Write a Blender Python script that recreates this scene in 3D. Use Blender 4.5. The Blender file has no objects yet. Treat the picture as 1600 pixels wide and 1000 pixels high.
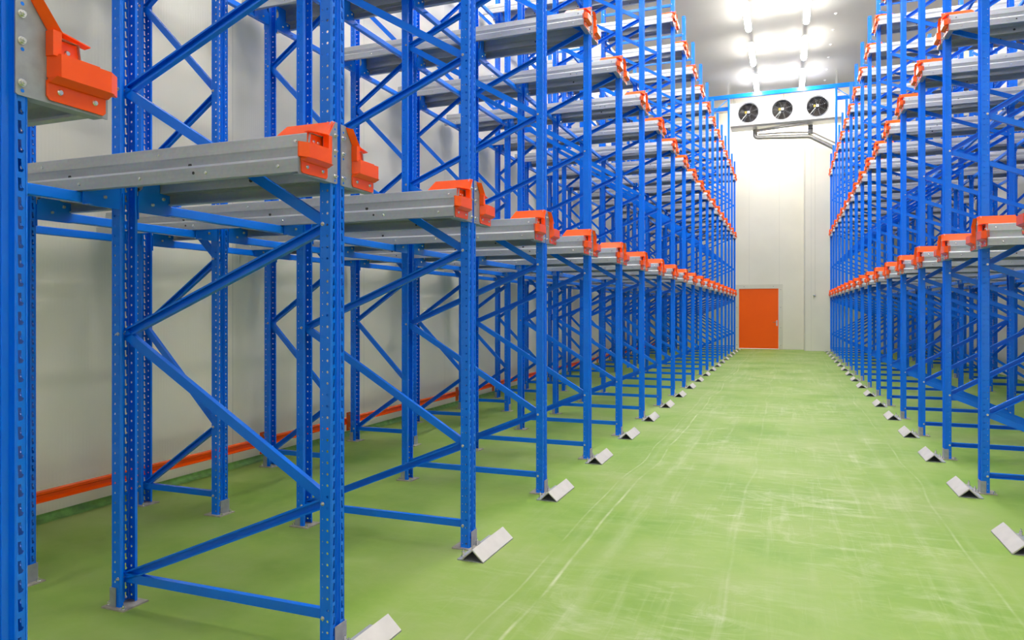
import bpy, bmesh, math, random
from mathutils import Vector, Matrix
from mathutils.geometry import tessellate_polygon
PI = math.pi
scene = bpy.context.scene
col = scene.collection
random.seed(7)

# ------------------------------------------------------------ camera, world, exposure
F_PX, Y0_PX, YAW, CAM_H = 1108.75, 486.26, 0.3697, 1.5
cd = bpy.data.cameras.new('camera')
cd.sensor_width = 36.0
cd.lens = 36.0 * F_PX / 1600.0
cd.shift_y = -(500.0 - Y0_PX) / 1600.0
cd.clip_start = 0.05
cd.clip_end = 200
cam = bpy.data.objects.new('camera', cd)
col.objects.link(cam)
cam.location = (0, 0, CAM_H)
cam.rotation_euler = (PI / 2, 0, YAW)
scene.camera = cam
LAMP_STRENGTH = 72.0
WORLD_STRENGTH = 0.74
vs = scene.view_settings
vs.view_transform = 'Standard'
vs.look = 'None'
vs.gamma = 1
vs.use_curve_mapping = False
vs.exposure = 0.50
w = bpy.data.worlds.new('world')
scene.world = w
w.use_nodes = True
w.node_tree.nodes['Background'].inputs['Color'].default_value = (1.0, 0.985, 0.95, 1)
w.node_tree.nodes['Background'].inputs['Strength'].default_value = WORLD_STRENGTH

# ------------------------------------------------------------ layout
XL, XR = -1.865, 1.489            # front faces of the aisle posts
WALL_L, WALL_R = -4.95, 4.57
END_Y, JUT_Y, JUT_X = 29.85, 29.05, 0.66
CEIL = 9.5
PITCH = 1.4498
def YL(k): return 2.6676 + PITCH * k + (.014 if k < 0 else 0)
def YR(k): return 6.8857 + PITCH * k
LEVELS = (0.0, 2.24, 4.48)
POST_H = 7.30
FRONT_Y = -6.0

# ------------------------------------------------------------ materials
def new_mat(name):
    m = bpy.data.materials.new(name)
    m.use_nodes = True
    nt = m.node_tree
    return m, nt, nt.nodes['Principled BSDF']
def N(nt, t, **kw):
    n = nt.nodes.new(t)
    for k, v in kw.items():
        if k in n.inputs: n.inputs[k].default_value = v
        else: setattr(n, k, v)
    return n
def ramp(nt, src, stops):
    r = nt.nodes.new('ShaderNodeValToRGB')
    els = r.color_ramp.elements
    while len(els) < len(stops): els.new(0.5)
    for e, (p, c) in zip(els, stops):
        e.position = p
        e.color = (*c, 1) if len(c) == 3 else c
    nt.links.new(src, r.inputs[0])
    return r
def simple(name, c, rough=.4, metal=0.0, var=0.06, scale=6.0, bump=0.0, spec=.5):
    m, nt, b = new_mat(name)
    tc = N(nt, 'ShaderNodeTexCoord')
    no = N(nt, 'ShaderNodeTexNoise', Scale=scale, Detail=4.0)
    nt.links.new(tc.outputs['Object'], no.inputs['Vector'])
    lo = tuple(max(0, x * (1 - var)) for x in c)
    hi = tuple(min(1, x * (1 + var)) for x in c)
    r = ramp(nt, no.outputs['Fac'], [(0.3, lo), (0.7, hi)])
    nt.links.new(r.outputs[0], b.inputs['Base Color'])
    b.inputs['Roughness'].default_value = rough
    b.inputs['Metallic'].default_value = metal
    b.inputs['Specular IOR Level'].default_value = spec
    if bump:
        bp = N(nt, 'ShaderNodeBump', Strength=bump, Distance=0.002)
        nt.links.new(no.outputs['Fac'], bp.inputs['Height'])
        nt.links.new(bp.outputs[0], b.inputs['Normal'])
    return m
M = {}
M['blue'] = simple('blue_paint', (0.0, 0.175, 0.90), .24, 0, .05, 4, 0, .5)
M['orange'] = simple('orange_paint', (1.0, 0.095, 0.001), .24, 0, .03, 8, 0, .5)
M['zinc'] = simple('zinc_bolt', (.72, .72, .70), .25, .9, .05, 30)
M['plate'] = simple('galvanised_plate', (.33, .345, .40), .42, .3, .10, 30)
M['base'] = simple('dusty_steel_base', (.34, .31, .28), .6, .1, .2, 25)
M['guide'] = simple('grey_painted_angle', (.54, .51, .505), .5, .1, .05, 12)
M['white'] = simple('white_sheet', (.86, .86, .85), .35, 0, .02, 3)
M['fan_black'] = simple('fan_black', (.018, .014, .013), .5, 0, .2, 5)
M['fan_blade'] = simple('fan_blade_brown', (.022, .014, .011), .4, 0, .2, 5)
M['yellow'] = simple('yellow_sticker', (.75, .55, .08), .5)
M['pipe'] = simple('grey_pipe_insulation', (.36, .35, .32), .38, .5, .12, 9)
M['dark'] = simple('dark_rubber', (.03, .03, .03), .6)
M['cove'] = simple('green_cove_resin', (.13, .30, .055), .45, 0, .3, 14, .6)
M['frame'] = simple('cream_door_frame', (.66, .63, .52), .4, 0, .03, 3)
M['door'] = simple('orange_door_paint', (1.0, .12, .001), .42, 0, .03, 1.2, 0, .25)
M['soffit'] = simple('grey_drip_tray', (.50, .50, .49), .4, .2, .05, 3)

def galv():
    m, nt, b = new_mat('galvanised_steel')
    tc = N(nt, 'ShaderNodeTexCoord')
    mp = N(nt, 'ShaderNodeMapping')
    mp.inputs['Scale'].default_value = (0.9, 9, 9)
    n1 = N(nt, 'ShaderNodeTexNoise', Scale=2.2, Detail=5.0)
    vo = N(nt, 'ShaderNodeTexVoronoi', Scale=70.0)
    nt.links.new(tc.outputs['Object'], mp.inputs[0])
    nt.links.new(mp.outputs[0], n1.inputs['Vector'])
    nt.links.new(tc.outputs['Object'], vo.inputs['Vector'])
    r = ramp(nt, n1.outputs['Fac'], [(.25, (.43, .445, .47)), (.75, (.57, .59, .61))])
    mx = N(nt, 'ShaderNodeMix', data_type='RGBA', blend_type='MULTIPLY')
    mx.inputs[0].default_value = .10
    nt.links.new(r.outputs[0], mx.inputs[6])
    nt.links.new(vo.outputs['Color'], mx.inputs[7])
    nt.links.new(mx.outputs[2], b.inputs['Base Color'])
    b.inputs['Metallic'].default_value = .55
    rr = N(nt, 'ShaderNodeMapRange')
    rr.inputs['To Min'].default_value = .30; rr.inputs['To Max'].default_value = .48
    nt.links.new(n1.outputs['Fac'], rr.inputs['Value'])
    nt.links.new(rr.outputs[0], b.inputs['Roughness'])
    return m
M['galv'] = galv()

def panel_wall(name, axis, c=(.76, .72, .61), seam=1.13, rib=0.028):
    """cold-room sandwich panel: fine vertical micro ribs, a seam every panel width"""
    m, nt, b = new_mat(name)
    tc = N(nt, 'ShaderNodeTexCoord')
    sp = N(nt, 'ShaderNodeSeparateXYZ')
    nt.links.new(tc.outputs['Object'], sp.inputs[0])
    src = sp.outputs[axis]
    def math_(op, a, bb=None):
        n = N(nt, 'ShaderNodeMath', operation=op)
        for i, v in enumerate((a, bb)):
            if v is None: continue
            if isinstance(v, (int, float)): n.inputs[i].default_value = v
            else: nt.links.new(v, n.inputs[i])
        return n.outputs[0]
    ribs = math_('SINE', math_('MULTIPLY', src, 2 * PI / rib))
    fr = math_('FRACT', math_('DIVIDE', math_('ADD', src, 50.0), seam))
    d = math_('ABSOLUTE', math_('SUBTRACT', fr, .5))
    line = math_('GREATER_THAN', d, .5 - .004 / seam)
    no = N(nt, 'ShaderNodeTexNoise', Scale=.7, Detail=5.0)
    nt.links.new(tc.outputs['Object'], no.inputs['Vector'])
    r = ramp(nt, no.outputs['Fac'], [(.3, tuple(x * .95 for x in c)), (.7, tuple(min(1, x * 1.04) for x in c))])
    mx = N(nt, 'ShaderNodeMix', data_type='RGBA')
    nt.links.new(math_('MULTIPLY', line, .5), mx.inputs[0])
    nt.links.new(r.outputs[0], mx.inputs[6])
    mx.inputs[7].default_value = (.40, .38, .33, 1)
    nt.links.new(mx.outputs[2], b.inputs['Base Color'])
    b.inputs['Roughness'].default_value = .38
    h = math_('SUBTRACT', math_('MULTIPLY', ribs, .5), math_('MULTIPLY', line, 2.0))
    bp = N(nt, 'ShaderNodeBump', Strength=.35, Distance=.0012)
    nt.links.new(h, bp.inputs['Height'])
    nt.links.new(bp.outputs[0], b.inputs['Normal'])
    return m
M['wall_side'] = panel_wall('panel_wall_side', 'Y')
M['wall_end'] = panel_wall('panel_wall_end', 'X', (.77, .74, .63))
M['ceiling'] = panel_wall('ceiling_panel', 'Y', (.44, .425, .39), seam=1.15, rib=.05)
M['ceiling'].node_tree.nodes['Principled BSDF'].inputs['Roughness'].default_value = .55
M['ceiling'].node_tree.nodes['Principled BSDF'].inputs['Specular IOR Level'].default_value = .12

def floor_mat():
    m, nt, b = new_mat('green_epoxy_floor')
    tc = N(nt, 'ShaderNodeTexCoord')
    def mp(s, rot=0, loc=(0, 0, 0)):
        n = N(nt, 'ShaderNodeMapping')
        n.inputs['Scale'].default_value = s
        n.inputs['Rotation'].default_value = (0, 0, rot)
        n.inputs['Location'].default_value = loc
        nt.links.new(tc.outputs['Object'], n.inputs[0])
        return n.outputs[0]
    def mth(op, a, bb=None):
        n = N(nt, 'ShaderNodeMath', operation=op)
        n.use_clamp = op in ('MULTIPLY',)
        for i, v in enumerate((a, bb)):
            if v is None: continue
            if isinstance(v, (int, float)): n.inputs[i].default_value = v
            else: nt.links.new(v, n.inputs[i])
        return n.outputs[0]
    def noise(vec, sc, det=5.0, rough=.55, dist=0.0):
        n = N(nt, 'ShaderNodeTexNoise', Scale=sc, Detail=det, Roughness=rough, Distortion=dist)
        nt.links.new(vec, n.inputs['Vector'])
        return n.outputs['Fac']
    base = ramp(nt, noise(mp((1, 1, 1)), .9, 6, .6), [(.30, (.155, .290, .030)), (.5, (.225, .340, .066)), (.70, (.290, .372, .120))])
    # aisle mask: dust is heavier where trucks run
    sp = N(nt, 'ShaderNodeSeparateXYZ')
    nt.links.new(tc.outputs['Object'], sp.inputs[0])
    ax = mth('ABSOLUTE', mth('ADD', sp.outputs['X'], .19))
    mr = N(nt, 'ShaderNodeMapRange', interpolation_type='SMOOTHSTEP')
    mr.inputs['From Min'].default_value = 1.9; mr.inputs['From Max'].default_value = .7
    nt.links.new(ax, mr.inputs['Value'])
    aisle = mr.outputs[0]
    # long drag streaks along the aisle
    st = ramp(nt, noise(mp((5.5, .33, 1), .10), 2.2, 8, .62, .5), [(.52, (0, 0, 0)), (.70, (1, 1, 1))])
    st2 = ramp(nt, noise(mp((26, 1.1, 1), -.07, (3, 1, 0)), 1.3, 6, .65, .8), [(.60, (0, 0, 0)), (.68, (1, 1, 1))])
    cl = ramp(nt, noise(mp((1.2, 1.9, 1), .3, (5, 2, 0)), 1.6, 9, .7, 1.2), [(.50, (0, 0, 0)), (.66, (1, 1, 1))])
    cl2 = ramp(nt, noise(mp((1, 5.0, 1), .05, (1, 7, 0)), 2.0, 9, .72, .6), [(.52, (0, 0, 0)), (.66, (1, 1, 1))])
    # wheel tracks: thin pale lines wandering along both edges of the aisle
    wob = noise(mp((.01, .30, 1)), 1.0, 2, .5)
    xw = mth('ADD', sp.outputs['X'], mth('SUBTRACT', mth('MULTIPLY', wob, .34), .17))
    brk = ramp(nt, noise(mp((3, .9, 1), 0, (2, 2, 0)), 1.6, 4, .7), [(.36, (0, 0, 0)), (.62, (1, 1, 1))])
    tr = None
    for x0, wd, am in ((-1.21, .009, .75), (-1.36, .007, .6), (-1.29, .028, .22), (-1.02, .05, .20), (1.06, .008, .6), (1.13, .024, .22), (.86, .05, .16), (-.30, .010, .25)):
        dd = mth('DIVIDE', mth('ABSOLUTE', mth('SUBTRACT', xw, x0)), wd)
        ln = mth('MULTIPLY', mth('MAXIMUM', mth('SUBTRACT', 1.6, dd), 0.0), am)
        tr = ln if tr is None else mth('MAXIMUM', tr, ln)
    tr = mth('MULTIPLY', tr, brk.outputs[0])
    big = ramp(nt, noise(mp((1, .7, 1), 0, (9, 4, 0)), .8, 4, .6), [(.38, (.15, .15, .15)), (.62, (1, 1, 1))])
    s = mth('ADD', mth('MULTIPLY', st.outputs[0], .36), mth('MULTIPLY', st2.outputs[0], .22))
    s = mth('ADD', s, mth('MULTIPLY', cl.outputs[0], .46))
    s = mth('ADD', s, mth('MULTIPLY', cl2.outputs[0], .40))
    s = mth('ADD', mth('MULTIPLY', s, big.outputs[0]), mth('MULTIPLY', tr, .8))
    s = mth('MULTIPLY', s, mth('ADD', mth('MULTIPLY', aisle, .85), .12))
    mx = N(nt, 'ShaderNodeMix', data_type='RGBA')
    nt.links.new(s, mx.inputs[0])
    nt.links.new(base.outputs[0], mx.inputs[6])
    mx.inputs[7].default_value = (.52, .55, .36, 1)
    nt.links.new(mx.outputs[2], b.inputs['Base Color'])
    rr = N(nt, 'ShaderNodeMapRange')
    rr.inputs['To Min'].default_value = .55; rr.inputs['To Max'].default_value = .8
    nt.links.new(s, rr.inputs['Value'])
    nt.links.new(rr.outputs[0], b.inputs['Roughness'])
    b.inputs['Specular IOR Level'].default_value = .22
    bp = N(nt, 'ShaderNodeBump', Strength=.12, Distance=.002)
    nt.links.new(noise(mp((1, 1, 1)), 9, 5), bp.inputs['Height'])
    nt.links.new(bp.outputs[0], b.inputs['Normal'])
    return m
M['floor'] = floor_mat()

def emission(name, c, s):
    m, nt, b = new_mat(name)
    b.inputs['Base Color'].default_value = (*c, 1)
    b.inputs['Emission Color'].default_value = (*c, 1)
    b.inputs['Emission Strength'].default_value = s
    return m
M['tube'] = emission('lamp_diffuser_glow', (1.0, .98, .93), LAMP_STRENGTH)
M['tube_fill'] = emission('rack_fill_glow', (1.0, .98, .93), LAMP_STRENGTH * .6)  # weaker glow for the fill lamps added above the racks

# ------------------------------------------------------------ mesh helpers
def box(bm, x0, x1, y0, y1, z0, z1, mi=0):
    v = [bm.verts.new(p) for p in ((x0, y0, z0), (x1, y0, z0), (x1, y1, z0), (x0, y1, z0), (x0, y0, z1), (x1, y0, z1), (x1, y1, z1), (x0, y1, z1))]
    for f in ((0, 3, 2, 1), (4, 5, 6, 7), (0, 1, 5, 4), (1, 2, 6, 5), (2, 3, 7, 6), (3, 0, 4, 7)):
        bm.faces.new([v[i] for i in f]).material_index = mi
    return v
def prism(bm, pts, a, b, axis='x', mi=0):
    """closed polygon pts extruded from a to b along the axis; pts are the two other coordinates in order"""
    def P(p, t):
        return {'x': (t, p[0], p[1]), 'y': (p[0], t, p[1]), 'z': (p[0], p[1], t)}[axis]
    A = [bm.verts.new(P(p, a)) for p in pts]
    B = [bm.verts.new(P(p, b)) for p in pts]
    n = len(pts)
    fs = [bm.faces.new(A), bm.faces.new(B[::-1])]
    for i in range(n):
        fs.append(bm.faces.new((A[i], B[i], B[(i + 1) % n], A[(i + 1) % n])))
    for f in fs: f.material_index = mi
    bmesh.ops.recalc_face_normals(bm, faces=fs)
def sheet(pts, t):
    """open polyline -> closed outline of a folded sheet of thickness t"""
    n = len(pts)
    off = []
    for i in range(n):
        d = Vector((0, 0))
        segs = []
        if i > 0: segs.append((Vector(pts[i]) - Vector(pts[i - 1])).normalized())
        if i < n - 1: segs.append((Vector(pts[i + 1]) - Vector(pts[i])).normalized())
        nn = [Vector((-s.y, s.x)) for s in segs]
        d = sum(nn, Vector((0, 0)))
        d.normalize()
        k = 1 / max(.35, d.dot(nn[0]))
        off.append(Vector(pts[i]) + d * t * k)
    return [tuple(p) for p in pts] + [tuple(p) for p in off[::-1]]
def cyl(bm, p0, p1, r, seg=8, r2=None, mi=0, cap=True):
    p0, p1 = Vector(p0), Vector(p1)
    d = (p1 - p0).normalized()
    u = d.orthogonal().normalized()
    v = d.cross(u)
    r2 = r if r2 is None else r2
    A = [bm.verts.new(p0 + (u * math.cos(2 * PI * i / seg) + v * math.sin(2 * PI * i / seg)) * r) for i in range(seg)]
    B = [bm.verts.new(p1 + (u * math.cos(2 * PI * i / seg) + v * math.sin(2 * PI * i / seg)) * r2) for i in range(seg)]
    for i in range(seg):
        f = bm.faces.new((A[i], A[(i + 1) % seg], B[(i + 1) % seg], B[i])); f.material_index = mi; f.smooth = seg > 8
    if cap:
        bm.faces.new(A[::-1]).material_index = mi
        bm.faces.new(B).material_index = mi
def tube(bm, pts, r, seg=12, mi=0):
    pts = [Vector(p) for p in pts]
    rings = []
    up = None
    for i, p in enumerate(pts):
        d = ((pts[i + 1] - p) if i < len(pts) - 1 else Vector((0, 0, 0)))
        e = ((p - pts[i - 1]) if i > 0 else Vector((0, 0, 0)))
        t = (d.normalized() + e.normalized()).normalized()
        if up is None: up = t.orthogonal().normalized()
        up = (up - t * up.dot(t)).normalized()
        v = t.cross(up)
        rings.append([bm.verts.new(p + (up * math.cos(2 * PI * k / seg) + v * math.sin(2 * PI * k / seg)) * r) for k in range(seg)])
    for a, b in zip(rings, rings[1:]):
        for k in range(seg):
            f = bm.faces.new((a[k], a[(k + 1) % seg], b[(k + 1) % seg], b[k])); f.smooth = True; f.material_index = mi
    bm.faces.new(rings[0][::-1]).material_index = mi
    bm.faces.new(rings[-1]).material_index = mi
def fillet(pts, r, n=6):
    pts = [Vector(p) for p in pts]
    out = [pts[0]]
    for a, b, c in zip(pts, pts[1:], pts[2:]):
        d1, d2 = (a - b).normalized(), (c - b).normalized()
        p, q = b + d1 * r, b + d2 * r
        for i in range(n + 1):
            t = i / n
            out.append(p * (1 - t) ** 2 + b * 2 * t * (1 - t) + q * t * t)
    out.append(pts[-1])
    return out
def dome(bm, c, axis, r, h, seg=10, mi=0):
    """rounded bolt or rivet head"""
    c, a = Vector(c), Vector(axis).normalized()
    u = a.orthogonal().normalized(); v = a.cross(u)
    prev = None
    for q, (rr, hh) in enumerate(((r, 0), (r, h * .35), (r * .72, h * .8))):
        ring = [bm.verts.new(c + a * hh + (u * math.cos(2 * PI * i / seg) + v * math.sin(2 * PI * i / seg)) * rr) for i in range(seg)]
        if prev:
            for i in range(seg):
                f = bm.faces.new((prev[i], prev[(i + 1) % seg], ring[(i + 1) % seg], ring[i])); f.material_index = mi
        prev = ring
    bm.faces.new(prev).material_index = mi
def bolt(bm, c, axis, r=.009, h=.010, mi=0):
    """washer, hexagonal nut and stub"""
    c, a = Vector(c), Vector(axis).normalized()
    cyl(bm, c, c + a * h * .2, r * 1.35, 12, mi=mi)
    cyl(bm, c + a * h * .2, c + a * h, r, 6, mi=mi)
    cyl(bm, c + a * h, c + a * h * 1.5, r * .5, 8, mi=mi)
def mesh(name, bm, mats, merge=False):
    if merge: bmesh.ops.remove_doubles(bm, verts=bm.verts, dist=1e-5)
    me = bpy.data.meshes.new(name)
    bm.to_mesh(me); bm.free()
    for m in (mats if isinstance(mats, (list, tuple)) else [mats]):
        me.materials.append(M[m])
    return me
def put(name, me, parent=None, loc=(0, 0, 0), rotz=0.0):
    o = bpy.data.objects.new(name, me)
    o.location = loc
    if rotz: o.rotation_euler = (0, 0, rotz)
    o.parent = parent
    col.objects.link(o)
    return o
def tag(o, label, cat, group=None, kind=None):
    o['label'] = label; o['category'] = cat
    if group: o['group'] = group
    if kind: o['kind'] = kind
    return o
def thing(name, label, cat, loc=(0, 0, 0), rotz=0.0, group=None):
    return tag(put(name, None, None, loc, rotz), label, cat, group)
def struct(name, bm, m, label, cat, merge=False):
    o = put(name, mesh(name, bm, m, merge))
    return tag(o, label, cat, kind='structure')
ORD = 'first second third fourth fifth sixth seventh eighth ninth tenth eleventh twelfth thirteenth fourteenth fifteenth sixteenth seventeenth eighteenth nineteenth twentieth'.split()

# ------------------------------------------------------------ the room
b = bmesh.new(); box(b, WALL_L - .2, WALL_R + .2, FRONT_Y, END_Y + .2, -.12, 0)
struct('floor', b, 'floor', 'bright green resin floor with pale dusty wheel streaks down the aisle', 'floor')
b = bmesh.new(); box(b, WALL_L - .2, WALL_R + .2, FRONT_Y, END_Y + .2, CEIL, CEIL + .12)
struct('ceiling', b, 'ceiling', 'grey insulated panel ceiling above the aisle lamps', 'ceiling')
b = bmesh.new(); box(b, WALL_L - .14, WALL_L, FRONT_Y, END_Y + .2, 0, CEIL)
struct('wall_left', b, 'wall_side', 'cream ribbed panel wall behind the left racking', 'wall')
b = bmesh.new(); box(b, WALL_R, WALL_R + .14, FRONT_Y, END_Y + .2, 0, CEIL)
struct('wall_right', b, 'wall_side', 'cream ribbed panel wall behind the right racking', 'wall')
DX0, DX1, DZ = -1.80, -.31, 2.40       # door opening
b = bmesh.new()
box(b, WALL_L, DX0, END_Y, END_Y + .14, 0, CEIL)
box(b, DX1, JUT_X, END_Y, END_Y + .14, 0, CEIL)
box(b, DX0, DX1, END_Y, END_Y + .14, DZ, CEIL)
struct('wall_back', b, 'wall_end', 'cream panel wall at the end of the aisle around the orange door', 'wall')
b = bmesh.new(); box(b, JUT_X, WALL_R, JUT_Y, END_Y + .14, 0, CEIL)
struct('wall_back_right', b, 'wall_end', 'forward stepped part of the back wall right of the door', 'wall')
b = bmesh.new(); box(b, JUT_X - .05, JUT_X, JUT_Y - .004, JUT_Y + .045, 0, CEIL)
box(b, JUT_X - .05, JUT_X - .045, JUT_Y, END_Y, 0, CEIL)
struct('trim_1', b, 'frame', 'cream corner strip where the back wall steps forward', 'trim')
def cove(name, pts_a, pts_b, label):
    bm = bmesh.new()
    prof = [(0, 0)] + [(.055 - .055 * math.sin(t), .055 - .055 * math.cos(t)) for t in [i * PI / 10 for i in range(6)]]
    a, c = Vector(pts_a), Vector(pts_b)
    d = (c - a).normalized(); n = Vector((d.y, -d.x, 0))
    A = [bm.verts.new(a + n * p[0] + Vector((0, 0, p[1]))) for p in prof]
    B = [bm.verts.new(c + n * p[0] + Vector((0, 0, p[1]))) for p in prof]
    for i in range(len(prof)): bm.faces.new((A[i], B[i], B[(i + 1) % len(prof)], A[(i + 1) % len(prof)]))
    bm.faces.new(A); bm.faces.new(B[::-1])
    bmesh.ops.recalc_face_normals(bm, faces=bm.faces[:])
    return struct(name, bm, 'cove', label, 'skirting')
cove('baseboard_left', (WALL_L, FRONT_Y, 0), (WALL_L, END_Y, 0), 'dark green resin cove along the foot of the left wall')
cove('baseboard_right', (WALL_R, JUT_Y, 0), (WALL_R, FRONT_Y, 0), 'dark green resin cove along the foot of the right wall')

# door in the back wall
d = thing('door_1', 'flat orange hinged door in cream frame at the end of the aisle', 'door', ((DX0 + DX1) / 2, END_Y, 0))
d['kind'] = 'structure'
W2 = (DX1 - DX0) / 2
b = bmesh.new(); box(b, -W2 + .004, W2 - .004, .012, .085, .02, DZ - .004)
leaf = put('door_leaf', mesh('door_leaf', b, 'door'), d)
b = bmesh.new()
fw = .16
for x0, x1, z0, z1 in ((-W2 - fw, -W2, 0, DZ), (W2, W2 + fw, 0, DZ), (-W2 - fw, W2 + fw, DZ, DZ + fw)):
    box(b, x0, x1, -.022, -.001, z0, z1)
put('door_frame', mesh('door_frame', b, 'frame'), d)
bb = bmesh.new(); cyl(bb, (0, -.024, 0), (0, -.020, 0), .012, 10)
screw = mesh('frame_screw', bb, 'dark')
for s in (-1, 1):
    for z in (.15, .85, 1.65, 2.35): put('frame_screw', screw, d, (s * (W2 + .08), 0, z))
for x in (-.55, .55): put('frame_screw', screw, d, (x, 0, DZ + .08))
b = bmesh.new()
box(b, W2 - .085, W2 - .04, .004, .012, .92, 1.14)
tube(b, fillet([(W2 - .062, .010, 1.07), (W2 - .062, -.045, 1.07), (W2 - .21, -.045, 1.065)], .012, 4), .010, 8)
h = put('door_handle', mesh('door_handle', b, 'zinc'), d); h['label'] = 'chrome lever handle'

# conduit with a sensor on the stepped wall
o = thing('wall_sensor', 'small grey sensor at the end of a vertical conduit right of the door', 'sensor', (.985, JUT_Y, 0))
b = bmesh.new(); box(b, -.009, .009, -.022, -.001, 2.10, CEIL - .01)
put('conduit', mesh('conduit', b, 'frame'), o)
b = bmesh.new(); box(b, -.075, .02, -.035, -.001, 2.07, 2.12); cyl(b, (-.05, -.035, 2.095), (-.05, -.085, 2.075), .022, 10)
put('sensor_head', mesh('sensor_head', b, 'zinc'), o)

# ------------------------------------------------------------ rack upright post with punched holes
def post_mesh(name, height, z0=.008):
    bm = bmesh.new()
    half = [(-.062, -.034), (-.062, -.045), (-.057, -.050), (-.005, -.050), (0, -.044), (0, -.016), (-.014, -.012)]
    prof = half + [(x, -y) for x, y in reversed(half)]
    C = .05
    n = int(round((height - z0) / C)); C = (height - z0) / n
    def circ(s, z, r, k=6): return [(s + r * math.cos(-2 * PI * (i + .5) / k), z + r * math.sin(-2 * PI * (i + .5) / k)) for i in range(k)]
    for i in range(len(prof) - 1):
        a, c = Vector(prof[i]), Vector(prof[i + 1])
        L = (c - a).length; dd = (c - a) / L
        wide = L > .045; front = abs(L - .028) < .002 and abs(a.x) < 1e-6
        if not (wide or front):
            v = [bm.verts.new((p.x, p.y, z)) for z in (z0, height) for p in (a, c)]
            bm.faces.new((v[0], v[1], v[3], v[2]))
            continue
        if wide:
            # s measured from a; distance of hole rows from the front edge
            sa = (lambda q: L - q) if i < 6 else (lambda q: q)
            holes = [circ(sa(.016), C * .5, .0062, 8), circ(sa(.042), C * .5, .0030)]
        else:
            sg = 1 if i < 6 else -1
            holes = [[(L / 2 + sg * x, C / 2 + z) for x, z in ((-.0035, .017), (.0055, .017), (.0045, -.010), (.0035, -.017), (-.007, -.017), (-.0105, -.010), (-.006, -.0065), (-.0045, -.003))]]
        outer = [(0, 0), (L, 0), (L, C), (0, C)]
        loops = [outer] + holes
        flat = [p for lp in loops for p in lp]
        tris = tessellate_polygon([[Vector((p[0], p[1], 0)) for p in lp] for lp in loops])
        for r in range(n):
            vs_ = [bm.verts.new((a.x + dd.x * s, a.y + dd.y * s, z0 + r * C + z)) for s, z in flat]
            for t in tris: bm.faces.new([vs_[j] for j in t])
    bmesh.ops.remove_doubles(bm, verts=bm.verts, dist=1e-5)
    # orient outward (away from the inside of the section), then thicken inward
    for f in bm.faces:
        f.normal_update()
        c = f.calc_center_median()
        if f.normal.dot(Vector((c.x + .035, c.y, 0))) < 0: f.normal_flip()
    outer_faces = bm.faces[:]
    bmesh.ops.solidify(bm, geom=outer_faces, thickness=.0025)
    return mesh(name, bm, 'blue')
POST = post_mesh('upright_post', POST_H)

def strut_mesh(name, p, q, side, wdt=.044, bolts=False):
    """cold-rolled C channel from p to q in the xz plane; side=-1: open face towards -y"""
    bm = bmesh.new()
    p, q = Vector((p[0], 0, p[1])), Vector((q[0], 0, q[1]))
    d = (q - p).normalized(); n = Vector((-d.z, 0, d.x))
    if n.z < 0: n = -n
    h = wdt / 2; y = .014
    prof = sheet([(h - .009, y * side), (h, y * side), (h, -y * side), (-h, -y * side), (-h, y * side), (-h + .009, y * side)], .0022 * (-1 if side > 0 else 1))
    A = [bm.verts.new(p + n * a + Vector((0, c, 0))) for a, c in prof]
    B = [bm.verts.new(q + n * a + Vector((0, c, 0))) for a, c in prof]
    m = len(prof)
    for i in range(m): bm.faces.new((A[i], B[i], B[(i + 1) % m], A[(i + 1) % m]))
    bm.faces.new(A); bm.faces.new(B[::-1])
    bmesh.ops.recalc_face_normals(bm, faces=bm.faces[:])
    if bolts:
        for e in (p, q):
            for s in (-1, 1): dome(bm, e + Vector((0, .0505 * s, 0)), (0, s, 0), .0085, .007, 8, 1)
    return mesh(name, bm, ['blue', 'zinc'])
bm = bmesh.new()
for s in (-1, 1): bolt(bm, (0, .0505 * s, 0), (0, s, 0), .0068, .007)
cyl(bm, (0, -.05, 0), (0, .05, 0), .004, 6)
JBOLT = mesh('joint_bolt', bm, 'zinc')

def foot_mesh():
    bm = bmesh.new()
    box(bm, -.110, .042, -.075, .075, 0, .008)
    return mesh('base_plate', bm, 'base')
FOOT = foot_mesh()
bm = bmesh.new()
prism(bm, sheet([(-.035, .0535), (.0035, .0535), (.0035, -.030)], .003), .008, .105, 'z')
FOOT_ANGLE = mesh('foot_angle', bm, 'plate')
bm = bmesh.new(); bolt(bm, (0, 0, .008), (0, 0, 1), .009, .014)
ANCHOR = mesh('anchor_bolt', bm, 'zinc')

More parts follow.
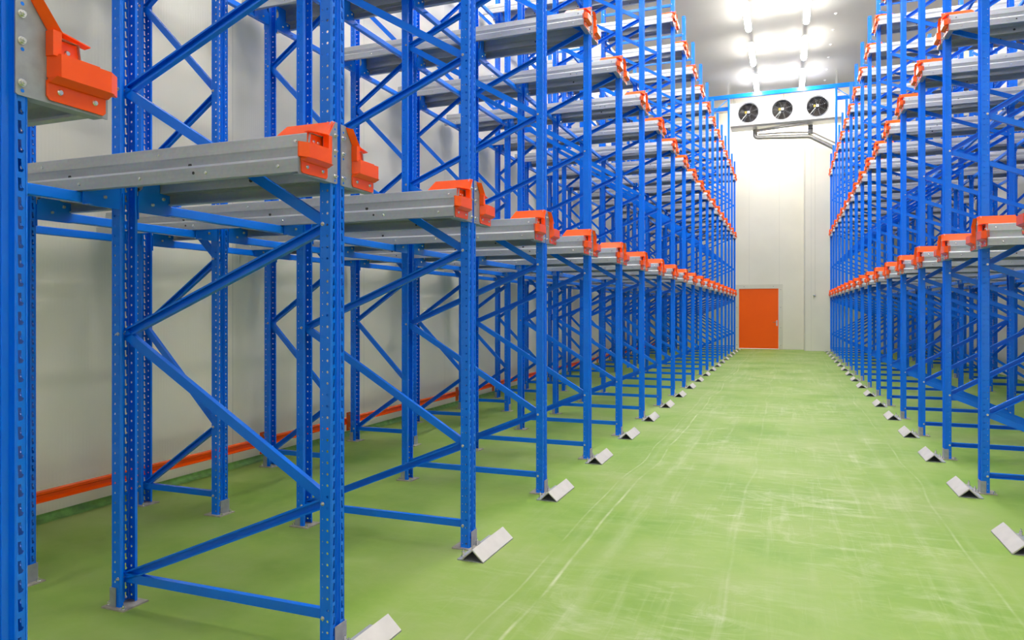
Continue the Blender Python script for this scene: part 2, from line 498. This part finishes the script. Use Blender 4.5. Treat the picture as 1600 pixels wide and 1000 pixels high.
def frame_parts(width):
    xa, xb = -.045, -width - .08 + .045
    top = POST_H - .35
    joints = []
    for i in range(6):
        joints.append((xb, .15 + 1.235 * i)); joints.append((xa, .65 + 1.235 * i))
    joints = [j for j in joints if j[1] < top - .02]
    segs = list(zip(joints, joints[1:]))
    return xa, xb, top, joints, segs
CACHE = {}
def frame_meshes(width, bolts):
    key = (width, bolts)
    if key in CACHE: return CACHE[key]
    xa, xb, top, joints, segs = frame_parts(width)
    hor = [strut_mesh('horizontal_strut', (xa, z), (xb, z), 1, .044, bolts) for z in (.145, top)]
    dia = []
    for i, (p, q) in enumerate(segs):
        # every brace rising towards the aisle shows its open groove towards -y
        side = -1 if i % 2 == 0 else 1
        dia.append(strut_mesh('diagonal_brace', p, q, side, .046, bolts))
    CACHE[key] = (hor, dia, joints, xa, top)
    return CACHE[key]
def upright_frame(x, y, rot, width, near, label, group, extra_top=0):
    t = thing('upright_frame', label, 'rack frame', (x, y, 0), rot, group)
    hor, dia, joints, xa, top = frame_meshes(width, not near)
    for px, r in ((0, 0), (-width - .08, PI)):
        p = put('post', POST, t, (px, 0, 0), r)
        f = put('base_plate', FOOT, t, (px, 0, 0), r)
        f['label'] = 'grey steel base plate'
        if near:
            put('foot_angle', FOOT_ANGLE, f)
            for ax, ay in ((.026, .045), (.026, -.045), (-.092, .06)): put('anchor_bolt', ANCHOR, f, (ax, ay, 0))
        else:
            put('foot_angle', FOOT_ANGLE, f)
    for m in hor: put('horizontal_strut', m, t)
    for m in dia: put('diagonal_brace', m, t)
    if near:
        for jx, jz in joints + [(xa, .145), (xa, top)]:
            if jz < 6.0: put('joint_bolt', JBOLT, t, (jx, 0, jz))
    return t

# ------------------------------------------------------------ pallet rail (built on the +y side; mirrored for the other)
RL = 2.97
def rail_meshes(s):
    R = {}
    def P(pts): return [(y * s, z) for y, z in pts]
    bm = bmesh.new()
    prof = sheet([(.062, 2.240), (.062, 2.252), (.192, 2.252), (.197, 2.248), (.206, 2.196), (.203, 2.188), (.194, 2.133), (.267, 2.139), (.278, 2.127), (.278, 2.072), (.245, 2.072), (.245, 2.080)], -.003)
    prism(bm, P(prof), .0010, -RL, 'x', 0)
    for i in range(8):
        x = -.07 - .385 * i
        if i % 2 == 0: dome(bm, (x, .2055 * s, 2.218), (0, s, 0), .008, .006, 8, 1)
        dome(bm, (x - .03, .2785 * s, 2.100), (0, s, 0), .008, .006, 8, 1)
        if i % 2: cyl(bm, (x - .20, .190 * s, 2.160), (x - .20, .1995 * s, 2.160), .011, 8, mi=2)
        if i % 4 == 1: cyl(bm, (x - .10, .27 * s, 2.104), (x - .10, .2795 * s, 2.104), .007, 8, mi=2)
    R['beam'] = mesh('rail_beam', bm, ['galv', 'zinc', 'dark'])
    bm = bmesh.new()
    prism(bm, P([(.014, 2.066), (.022, 2.062), (.281, 2.062), (.281, 2.131), (.208, 2.140), (.208, 2.170), (.112, 2.19), (.112, 2.25), (.062, 2.325), (.050, 2.335), (.014, 2.335)]), .0015, .0065, 'x')
    prism(bm, P(sheet([(.040, 2.062), (.268, 2.062)], .004)), .0015, -.035, 'x')
    for z in (2.075, 2.183, 2.302): cyl(bm, (.0062, .032 * s, z), (.0068, .032 * s, z), .0052, 8, mi=2)
    R['plate'] = mesh('end_plate', bm.copy(), ['plate', 'zinc', 'blue'])
    for z in (2.095, 2.205, 2.275): bolt(bm, (.0065, .030 * s, z), (1, 0, 0), .009, .010, 1)
    R['plate2'] = mesh('end_plate', bm, ['plate', 'zinc', 'blue'])
    # orange entry guide
    bm = bmesh.new()
    S = [(.050, 2.325), (.116, 2.250)]
    prof = sheet(P(S), .004 * s)
    # sloped centring cheek running back along the rail, its rear edge raked
    y0, z0, y1, z1 = .050 * s, 2.328, .116 * s, 2.252
    def quadprism(pts, nrm, t):
        a = [Vector(p) for p in pts]; nn = Vector(nrm).normalized() * t
        A = [bm.verts.new(p) for p in a]; B = [bm.verts.new(p + nn) for p in a]
        fs = [bm.faces.new(A), bm.faces.new(B[::-1])]
        for i in range(len(a)): fs.append(bm.faces.new((A[i], B[i], B[(i + 1) % len(a)], A[(i + 1) % len(a)])))
        bmesh.ops.recalc_face_normals(bm, faces=fs)
    sl = (0, .076 * s, .066)
    quadprism([(-.015, y0, z0), (.008, y1, z1), (-.27, y1, z1), (-.235, y0, z0)], sl, .004)
    # front lip bent towards the post
    quadprism([(.008, y0 - .004 * s, z0), (.030, y0 + .018 * s, z0 - .004), (.034, y1 + .004 * s, z1), (.008, y1 - .016 * s, z1)], (1, 0, 0), .004)
    quadprism([(-.015, y0, z0), (.012, y0 + .004 * s, z0), (.036, y1 + .003 * s, z1), (.008, y1, z1)], (0, .076 * s, .066), .004)
    # vertical cheek under it
    box(bm, .007, .036, min(.094 * s, .118 * s), max(.094 * s, .118 * s), 2.186, 2.254)
    # recessed upper face with its drip edge
    ya, yb = sorted((.060 * s, .204 * s))
    box(bm, -.012, -.008, ya, yb, 2.188, 2.248)
    quadprism([(-.012, .118 * s, 2.252), (.030, .118 * s, 2.256), (.012, .222 * s, 2.250), (-.012, .222 * s, 2.248)], (0, 0, 1), .003)
    # projecting funnel box
    prism(bm, [(.008, .096 * s), (.046, .110 * s), (.046, .262 * s), (.022, .300 * s), (.016, .300 * s), (-.020, .225 * s), (-.020, .110 * s)], 2.130, 2.190, 'z')
    quadprism([(-.020, .100 * s, 2.190), (.046, .110 * s, 2.190), (.046, .225 * s, 2.190), (-.020, .235 * s, 2.196)], (0, 0, 1), .003)
    # sloped underside step and bolted lower flange
    prism(bm, [(.008, 2.116), (.020, 2.116), (.046, 2.130), (.008, 2.130)], .098 * s, .272 * s, 'y')
    prism(bm, P([(.094, 2.080), (.102, 2.070), (.262, 2.068), (.270, 2.076), (.270, 2.122), (.094, 2.122)]), .0075, .0125, 'x')
    R['guide'] = mesh('entry_guide', bm.copy(), 'orange')
    for y, x, z in ((.130, .0125, 2.097), (.235, .0125, 2.097), (.135, -.008, 2.218), (.165, -.008, 2.218)):
        dome(bm, (x, y * s, z), (1, 0, 0), .0085, .007, 10, 1)
    R['guide2'] = mesh('entry_guide', bm, ['orange', 'zinc'])
    # blue hanger that carries the rail at an inner post
    bm = bmesh.new()
    arc = [(.057 + .032 * math.cos(t), 2.165 + .045 * math.sin(t)) for t in [PI / 2 - i * PI / 8 for i in range(9)]]
    prism(bm, P([(.057, 2.01), (.255, 2.01), (.255, 2.125), (.190, 2.128), (.188, 2.244), (.057, 2.244)] + arc), .026, .032, 'x')
    a_, b_ = sorted((.185 * s, .188 * s)); box(bm, -.022, .026, a_, b_, 2.140, 2.240)
    a_, b_ = sorted((.230 * s, .255 * s)); box(bm, .032, .075, a_, b_, 2.010, 2.014)
    dome(bm, (.032, .21 * s, 2.10), (1, 0, 0), .010, .012, 8, 1)
    dome(bm, (.032, .14 * s, 2.06), (1, 0, 0), .010, .012, 8, 1)
    R['hanger'] = mesh('rail_hanger', bm, ['blue', 'zinc'])
    return R
RAIL = {1: rail_meshes(1), -1: rail_meshes(-1)}
single = {}
for s in (-1, 1):
    bm = bmesh.new(); bolt(bm, (0, 0, 0), (1, 0, 0), .0078, .009); single['bolt'] = mesh('plate_bolt', bm, 'zinc')
    bm = bmesh.new(); dome(bm, (0, 0, 0), (1, 0, 0), .0085, .007, 10); single['screw'] = mesh('guide_screw', bm, 'zinc')
HANG_X = (-3.157 + 1.865, -3.916 + 1.865, -4.669 + 1.865)
def pallet_rail(x, y, rot, s, z, near, hangers, label, group):
    R = RAIL[s]
    t = thing('pallet_rail', label, 'rail', (x, y, z), rot, group)
    put('rail_beam', R['beam'], t)
    pl = put('end_plate', R['plate' if near else 'plate2'], t)
    g = put('entry_guide', R['guide' if near else 'guide2'], t); g['label'] = 'orange entry guide'
    if near:
        for zz in (2.095, 2.205, 2.275): put('plate_bolt', single['bolt'], pl, (.0065, .030 * s, zz))
        for yy, xx, zz in ((.130, .0125, 2.097), (.235, .0125, 2.097), (.135, -.008, 2.218), (.165, -.008, 2.218)):
            put('guide_screw', single['screw'], g, (xx, yy * s, zz))
    if hangers:
        for hx in HANG_X: 
            hh = put('rail_hanger', R['hanger'], t, (hx, 0, 0)); hh['label'] = 'blue hanger bracket'
    return t

# ------------------------------------------------------------ cross beams between neighbouring frames
BL = PITCH - .1
bm = bmesh.new()
prism(bm, [(-.018, 2.018), (.018, 2.018), (.022, 2.022), (.022, 2.066), (.018, 2.070), (-.018, 2.070), (-.022, 2.066), (-.022, 2.022)], .054, .046 + BL, 'y')
XBEAM = mesh('beam_tube', bm, 'blue')
def xplate(y0, y1):
    bm = bmesh.new()
    box(bm, -.030, .036, y0, y1, 1.975, 2.095)
    return mesh('beam_connector', bm, 'blue')
XP = (xplate(.0505, .0545), xplate(.0455 + BL, .0495 + BL))
def cross_beam(x, y, z, label, group):
    t = thing('rack_crossbar', label, 'crossbar', (x, y, z), 0, group)
    put('beam_tube', XBEAM, t)
    for m in XP: put('beam_connector', m, t)

# orange guard beams low down behind the wall-side posts
bm = bmesh.new()
prism(bm, sheet([(.010, .188), (.010, .196), (-.010, .206), (-.010, .236), (.010, .246), (.010, .258), (-.022, .262)], -.003), .00, PITCH, 'y')
LOWB = mesh('guard_rail', bm, 'orange')
bm = bmesh.new(); box(bm, .004, .010, -.045, .045, .115, .325)
for z in (.14, .30):
    cyl(bm, (.010, 0, z), (.013, 0, z), .008, 8, mi=1)
LOWP = mesh('guard_plate', bm, ['orange', 'zinc'])

# floor guides next to each aisle post
bm = bmesh.new()
L2 = .245
prism(bm, sheet([(-.072, .008), (0, .074), (.072, .008)], -.007), -L2, L2, 'y')
FG = mesh('guide_angle', bm, 'guide')
bm = bmesh.new(); box(bm, -.10, -.056, -L2, L2, 0, .007); box(bm, -.056, .072, -L2, L2, 0, .004)
FGB = mesh('guide_base', bm, 'plate')
bm = bmesh.new(); bolt(bm, (0, 0, .006), (0, 0, 1), .010, .03); FGA = mesh('anchor_bolt', bm, 'zinc')

LN = ('lowest', 'middle', 'top')
def block(side):
    left = side == 'left'
    X0, rot, sg, Yf = (XL, 0, 1, YL) if left else (XR, PI, -1, YR)
    rows = range(-1, 19) if left else range(-1, 16)
    for k in rows:
        y = Yf(k); n = ORD[k + 1]
        near = k <= (3 if left else 2)
        upright_frame(X0, y, rot, 1.243, near, f'blue wide upright frame lining the aisle, {side} racking, {n} row from the camera', f'aisle-side frames of the {side} racking')
        upright_frame(X0 + sg * (-3.885 + 1.865), y, rot, .735, near and left and k < 3, f'blue narrow upright frame near the wall, {side} racking, {n} row from the camera', f'wall-side frames of the {side} racking')
        for li, lz in enumerate(LEVELS):
            z = lz - (0 if left else .05)
            for s in (-1, 1):
                nearside = (s < 0) == left
                pallet_rail(X0, y - (.022 if (k < 0 and left and s < 0) else 0), rot, s, z, k <= 2 and li == 0, k < 10,
                            f'galvanised pallet rail with orange end, {side} racking, {LN[li]} level, {"near" if nearside else "far"} side of {n} row',
                            f'{LN[li]} level rails of the {side} racking')
        # floor guide
        g = thing('floor_guide', f'grey angle-iron floor guide beside the {n} aisle post, {side} racking', 'floor guide',
                  (-.19 + (-1.565 if left else 1.555), y - .002, 0), rot, f'floor guides along the {side} racking')
        put('guide_angle', FG, g); put('guide_base', FGB, g)
        if k < 9:
            for yy in (-.19, .02): put('anchor_bolt', FGA, g, (-.086, yy, 0))
        if k < rows[-1]:
            for ci, hx in enumerate(HANG_X):
                if not left and ci == 2 and k > 8: continue
                for li, lz in enumerate(LEVELS):
                    nm = ('rear posts of the aisle frames', 'front posts of the wall frames', 'wall-side posts')[ci]
                    cross_beam(X0 + sg * hx, y, lz - (0 if left else .05), f'blue {LN[li]}-level crossbar joining {nm}, {side} racking, behind {n} row', f'{LN[li]} level crossbars, {side} racking')
            if left:
                t = thing('guard_barrier', f'orange low guard barrier by left wall, bay behind {n} racking row', 'barrier', (-4.768, y, 0), 0, 'orange guard barriers along the left wall')
                put('guard_rail', LOWB, t); put('guard_plate', LOWP, t, (.006, 0, 0))
block('left')
block('right')

# ------------------------------------------------------------ tie portal above the racking
GY = 25.80
t = thing('tie_portal', 'blue portal frame spanning the aisle under the ceiling before the cooler', 'portal frame', (0, GY, 0))
bm = bmesh.new()
prism(bm, sheet([(-.02, 8.90), (-.045, 8.90), (-.045, 9.03), (.045, 9.03), (.045, 8.90), (.02, 8.90)], -.004), WALL_L + .02, WALL_R - .02, 'x')
put('portal_beam', mesh('portal_beam', bm, 'blue'), t)
ptall = post_mesh('portal_post', 8.90, POST_H + .002)
for x, r in ((XL, 0), (XR, PI)):
    put('portal_post', ptall, t, (x, 0 if r == 0 else -.06, 0), r)
    sg = 1 if r == 0 else -1
    bm = bmesh.new()
    cyl(bm, (x - sg * .05, 0, 8.88), (x - sg * .85, 0, 8.25), .022, 4)
    put('portal_brace', mesh('portal_brace', bm, 'blue'), t)
    bm = bmesh.new(); box(bm, min(x - sg * .06, x - sg * 3.0), max(x - sg * .06, x - sg * 3.0), .05, .12, 8.52, 8.64)
    put('outer_beam', mesh('outer_beam', bm, 'blue'), t)
    bm = bmesh.new(); box(bm, x - sg * .04 - .03, x - sg * .04 + .03, -.03, .03, 9.03, CEIL)
    put('ceiling_hanger', mesh('ceiling_hanger', bm, 'zinc'), t)

# ------------------------------------------------------------ evaporator with three fans
EX0, EX1, EY0, EY1, EZ0, EZ1 = -1.965, 1.845, 27.5, 28.35, 8.36, 9.20
ev = thing('evaporator_unit', 'white three-fan cooling unit hung under ceiling at end of aisle', 'cooler', ((EX0 + EX1) / 2, EY0, 0))
hw = (EX1 - EX0) / 2; dp = EY1 - EY0
FX = [-1.165, 0.0, 1.165]; FX = [f - .10 for f in FX]; FZ = 8.80; FR = .345
bm = bmesh.new()
SEG = 40
outer = [(-hw, EZ0), (hw, EZ0), (hw, EZ1), (-hw, EZ1)]
loops = [outer] + [[(fx + FR * math.cos(-2 * PI * i / SEG), FZ + FR * math.sin(-2 * PI * i / SEG)) for i in range(SEG)] for fx in FX]
flat = [p for lp in loops for p in lp]
vv = [bm.verts.new((p[0], 0, p[1])) for p in flat]
for tri in tessellate_polygon([[Vector((p[0], p[1], 0)) for p in lp] for lp in loops]): bm.faces.new([vv[i] for i in tri])
bmesh.ops.recalc_face_normals(bm, faces=bm.faces[:])
box(bm, -hw, hw, dp - .01, dp, EZ0, EZ1)
box(bm, -hw, hw, .001, dp, EZ1 - .01, EZ1)
box(bm, -hw, -hw + .01, .001, dp, EZ0, EZ1)
box(bm, hw - .01, hw, .001, dp, EZ0, EZ1)
put('casing', mesh('casing', bm, 'white'), ev)
bm = bmesh.new()
prism(bm, [(.0, EZ0), (dp + .02, EZ0), (dp + .02, EZ0 - .02), (.1, EZ0 - .055)], -hw, hw, 'x')
put('drip_tray', mesh('drip_tray', bm, 'soffit'), ev)
bm = bmesh.new()
cyl(bm, (0, .22, 0), (0, .23, 0), FR, SEG)
for i in range(SEG):
    a0, a1 = 2 * PI * i / SEG, 2 * PI * (i + 1) / SEG
    q = [bm.verts.new((FR * math.cos(a), y, FR * math.sin(a))) for a, y in ((a0, -.03), (a1, -.03), (a1, .22), (a0, .22))]
    bm.faces.new(q)
SHROUD = mesh('fan_shroud', bm, 'fan_black')
bm = bmesh.new()
for i in range(7):
    a = 2 * PI * i / 7
    u = Vector((math.cos(a), 0, math.sin(a))); v = Vector((-math.sin(a), 0, math.cos(a)))
    pts = [u * .07 + v * -.03 + Vector((0, .15, 0)), u * .31 + v * -.07 + Vector((0, .17, 0)), u * .325 + v * .10 + Vector((0, .07, 0)), u * .07 + v * .05 + Vector((0, .10, 0))]
    A = [bm.verts.new(p) for p in pts]; B = [bm.verts.new(p + Vector((0, .006, 0))) for p in pts]
    fs = [bm.faces.new(A), bm.faces.new(B[::-1])] + [bm.faces.new((A[j], B[j], B[(j + 1) % 4], A[(j + 1) % 4])) for j in range(4)]
bmesh.ops.recalc_face_normals(bm, faces=bm.faces[:])
cyl(bm, (0, .05, 0), (0, .2, 0), .085, 18)
BLADES = mesh('fan_blades', bm, 'fan_blade')
bm = bmesh.new()
for r in (.12, .18, .24, .30, FR + .025):
    tube(bm, [(r * math.cos(2 * PI * i / 28), -.045 + (.02 if r > .3 else 0), r * math.sin(2 * PI * i / 28)) for i in range(29)],   .0022 if r < .33 else .008, 6)
for i in range(8):
    a = 2 * PI * i / 8 + .3
    cyl(bm, (.09 * math.cos(a), -.05, .09 * math.sin(a)), ((FR + .03) * math.cos(a), -.02, (FR + .03) * math.sin(a)), .004, 6)
GUARD = mesh('fan_guard', bm, 'zinc')
bm = bmesh.new(); box(bm, -.04, .055, -.085, -.03, -.03, .05)
MOTOR = mesh('motor_box', bm, 'white')
bm = bmesh.new(); box(bm, -.125, -.055, -.07, -.04, -.03, .05)
STICK = mesh('motor_sticker', bm, 'yellow')
bm = bmesh.new(); tube(bm, [(-.06, -.06, -.05), (-.12, -.065, -.13), (-.26, -.06, -.30), (-.30, -.03, -.33)], .010, 8)
LEAD = mesh('motor_lead', bm, 'white')
for fx in FX:
    f = put('fan', SHROUD, ev, (fx, 0, FZ))
    put('fan_blades', BLADES, f); put('fan_guard', GUARD, f); put('motor_box', MOTOR, f); put('motor_sticker', STICK, f); put('motor_lead', LEAD, f)
bm = bmesh.new()
for x in (-hw + .12, -.05, hw - .12):
    for y in (.1, dp - .1): cyl(bm, (x, y, EZ1), (x, y, CEIL), .012, 8)
put('hanging_rods', mesh('hanging_rods', bm, 'zinc'), ev)

PY = 28.15
def PXY(u, v, y=PY):
    t_ = (u - 800) / F_PX; c, s = math.cos(YAW), math.sin(YAW)
    dd_ = y / (t_ * s + c)
    return (dd_ * (t_ * c - s), y, CAM_H + (Y0_PX - v) / F_PX * dd_)
bm = bmesh.new()
tube(bm, fillet([(-1.12, PY, 8.31), (-1.12, PY, 8.02), (.80, PY, 7.90), (1.72, PY, 7.33), (2.6, PY + .3, 6.9)], .12), .082, 14)
tag(put('coolant_pipe', mesh('coolant_pipe', bm, 'pipe')), 'thick grey insulated pipe looping under the cooling unit and off right', 'pipe')
bm = bmesh.new()
tube(bm, fillet([(-1.02, PY - .05, 8.12), (.0, PY - .05, 8.10), (.86, PY - .05, 8.03), (1.75, PY - .05, 7.50), (2.6, PY + .25, 7.05)], .08), .03, 10)
tag(put('liquid_line', mesh('liquid_line', bm, 'pipe')), 'thin grey line running just above the thick insulated pipe', 'pipe')
bm = bmesh.new()
tube(bm, [(.80, PY, 8.31), (.80, PY, 7.98)], .088, 14); cyl(bm, (.80, PY, 8.17), (.80, PY, 8.14), .092, 14, mi=1)
tag(put('drop_pipe', mesh('drop_pipe', bm, ['pipe', 'dark'])), 'short vertical insulated pipe below the right end of the cooling unit', 'pipe')
bm = bmesh.new()
tube(bm, fillet([(-1.12, PY - .25, 8.20), (-.2, PY - .40, 8.24), (.70, PY - .50, 8.285)], .1), .05, 12)
tag(put('drain_pipe', mesh('drain_pipe', bm, 'pipe')), 'grey drain pipe sloping along the underside of the cooling unit', 'pipe')

# ------------------------------------------------------------ ceiling lamps
LZ = 9.20
bm = bmesh.new()
box(bm, -.070, .070, -.93, .93, LZ + .035, LZ + .085)
HOUS = mesh('lamp_housing', bm, 'white')
bm = bmesh.new()
prism(bm, [(-.078, LZ + .035), (-.078, LZ + .025), (-.060, LZ - .02), (-.02, LZ - .045), (.02, LZ - .045), (.060, LZ - .02), (.078, LZ + .025), (.078, LZ + .035)], -.90, .90, 'y')
DIFF = mesh('lamp_diffuser', bm.copy(), 'tube')
DIFF2 = mesh('lamp_diffuser', bm, 'tube_fill')
bm = bmesh.new()
for y in (-.6, .6): cyl(bm, (0, y, LZ + .085), (0, y, CEIL), .006, 6)
ROD = mesh('lamp_rod', bm, 'zinc')
bm = bmesh.new(); box(bm, -.03, .03, .96, 1.06, LZ + .0, LZ + .07)
JB = mesh('lamp_gear', bm, 'white')
for side, lx in (('left', -.98), ('right', .48)):
    for i in range(12):
        y = 25.45 - 2.93 * i
        if y < 0: continue
        pos = 'nearest the cooling unit' if i == 0 else f'{ORD[i]} from the cooling unit'
        l = thing('ceiling_lamp', f'hanging fluorescent lamp, {side} row over the aisle, {pos}', 'lamp', (lx, y, 0), 0, 'fluorescent lamps over the aisle')
        put('lamp_housing', HOUS, l); put('lamp_diffuser', DIFF, l); put('suspension_rod', ROD, l); put('control_gear', JB, l)

for side, lx in (('left', -3.54), ('right', 3.16)):  # fill lamps added over the racks, above the view, to brighten the sides
    for i in range(5):
        y = 25.45 - 2.93 * (i + 4)
        l = thing('ceiling_lamp', f'added unseen fill lamp above the {side} racking, {ORD[4 - i]} from the near end', 'lamp', (lx, y, 0), 0, f'added fill lamps above the {side} racking')
        put('lamp_housing', HOUS, l); put('lamp_diffuser', DIFF2, l); put('suspension_rod', ROD, l)

# ceiling panel bolts right of the lamps
bm = bmesh.new(); cyl(bm, (0, 0, CEIL), (0, 0, CEIL - .012), .045, 12); dome(bm, (0, 0, CEIL - .012), (0, 0, -1), .022, .03, 10)
CB = mesh('ceiling_bolt', bm, 'white')
for i in range(9):
    tag(put('ceiling_bolt', CB, None, (1.22, 26.8 - 1.18 * i, 0)), f'white ceiling fixing right of the lamps, {ORD[i]} from the portal beam', 'bolt', 'ceiling fixings beside the lamps')

# fill lamps added out of sight behind the cooling unit, brightening the back wall
bm = bmesh.new()
for y in (-.6, .6): cyl(bm, (0, y, LZ + .085), (0, y, CEIL + .22), .006, 6)
WROD = mesh('suspension_rod', bm, 'zinc')
for nm, x in (('left', -1.05), ('right', .90)):
    l = thing('back_fill_lamp', f'added unseen fill lamp set crosswise behind the {nm} half of the cooling unit', 'lamp', (x, 29.35 if x < 0 else 28.75, -.22), PI / 2)
    put('lamp_housing', HOUS, l); put('lamp_diffuser', DIFF, l); put('suspension_rod', WROD, l)
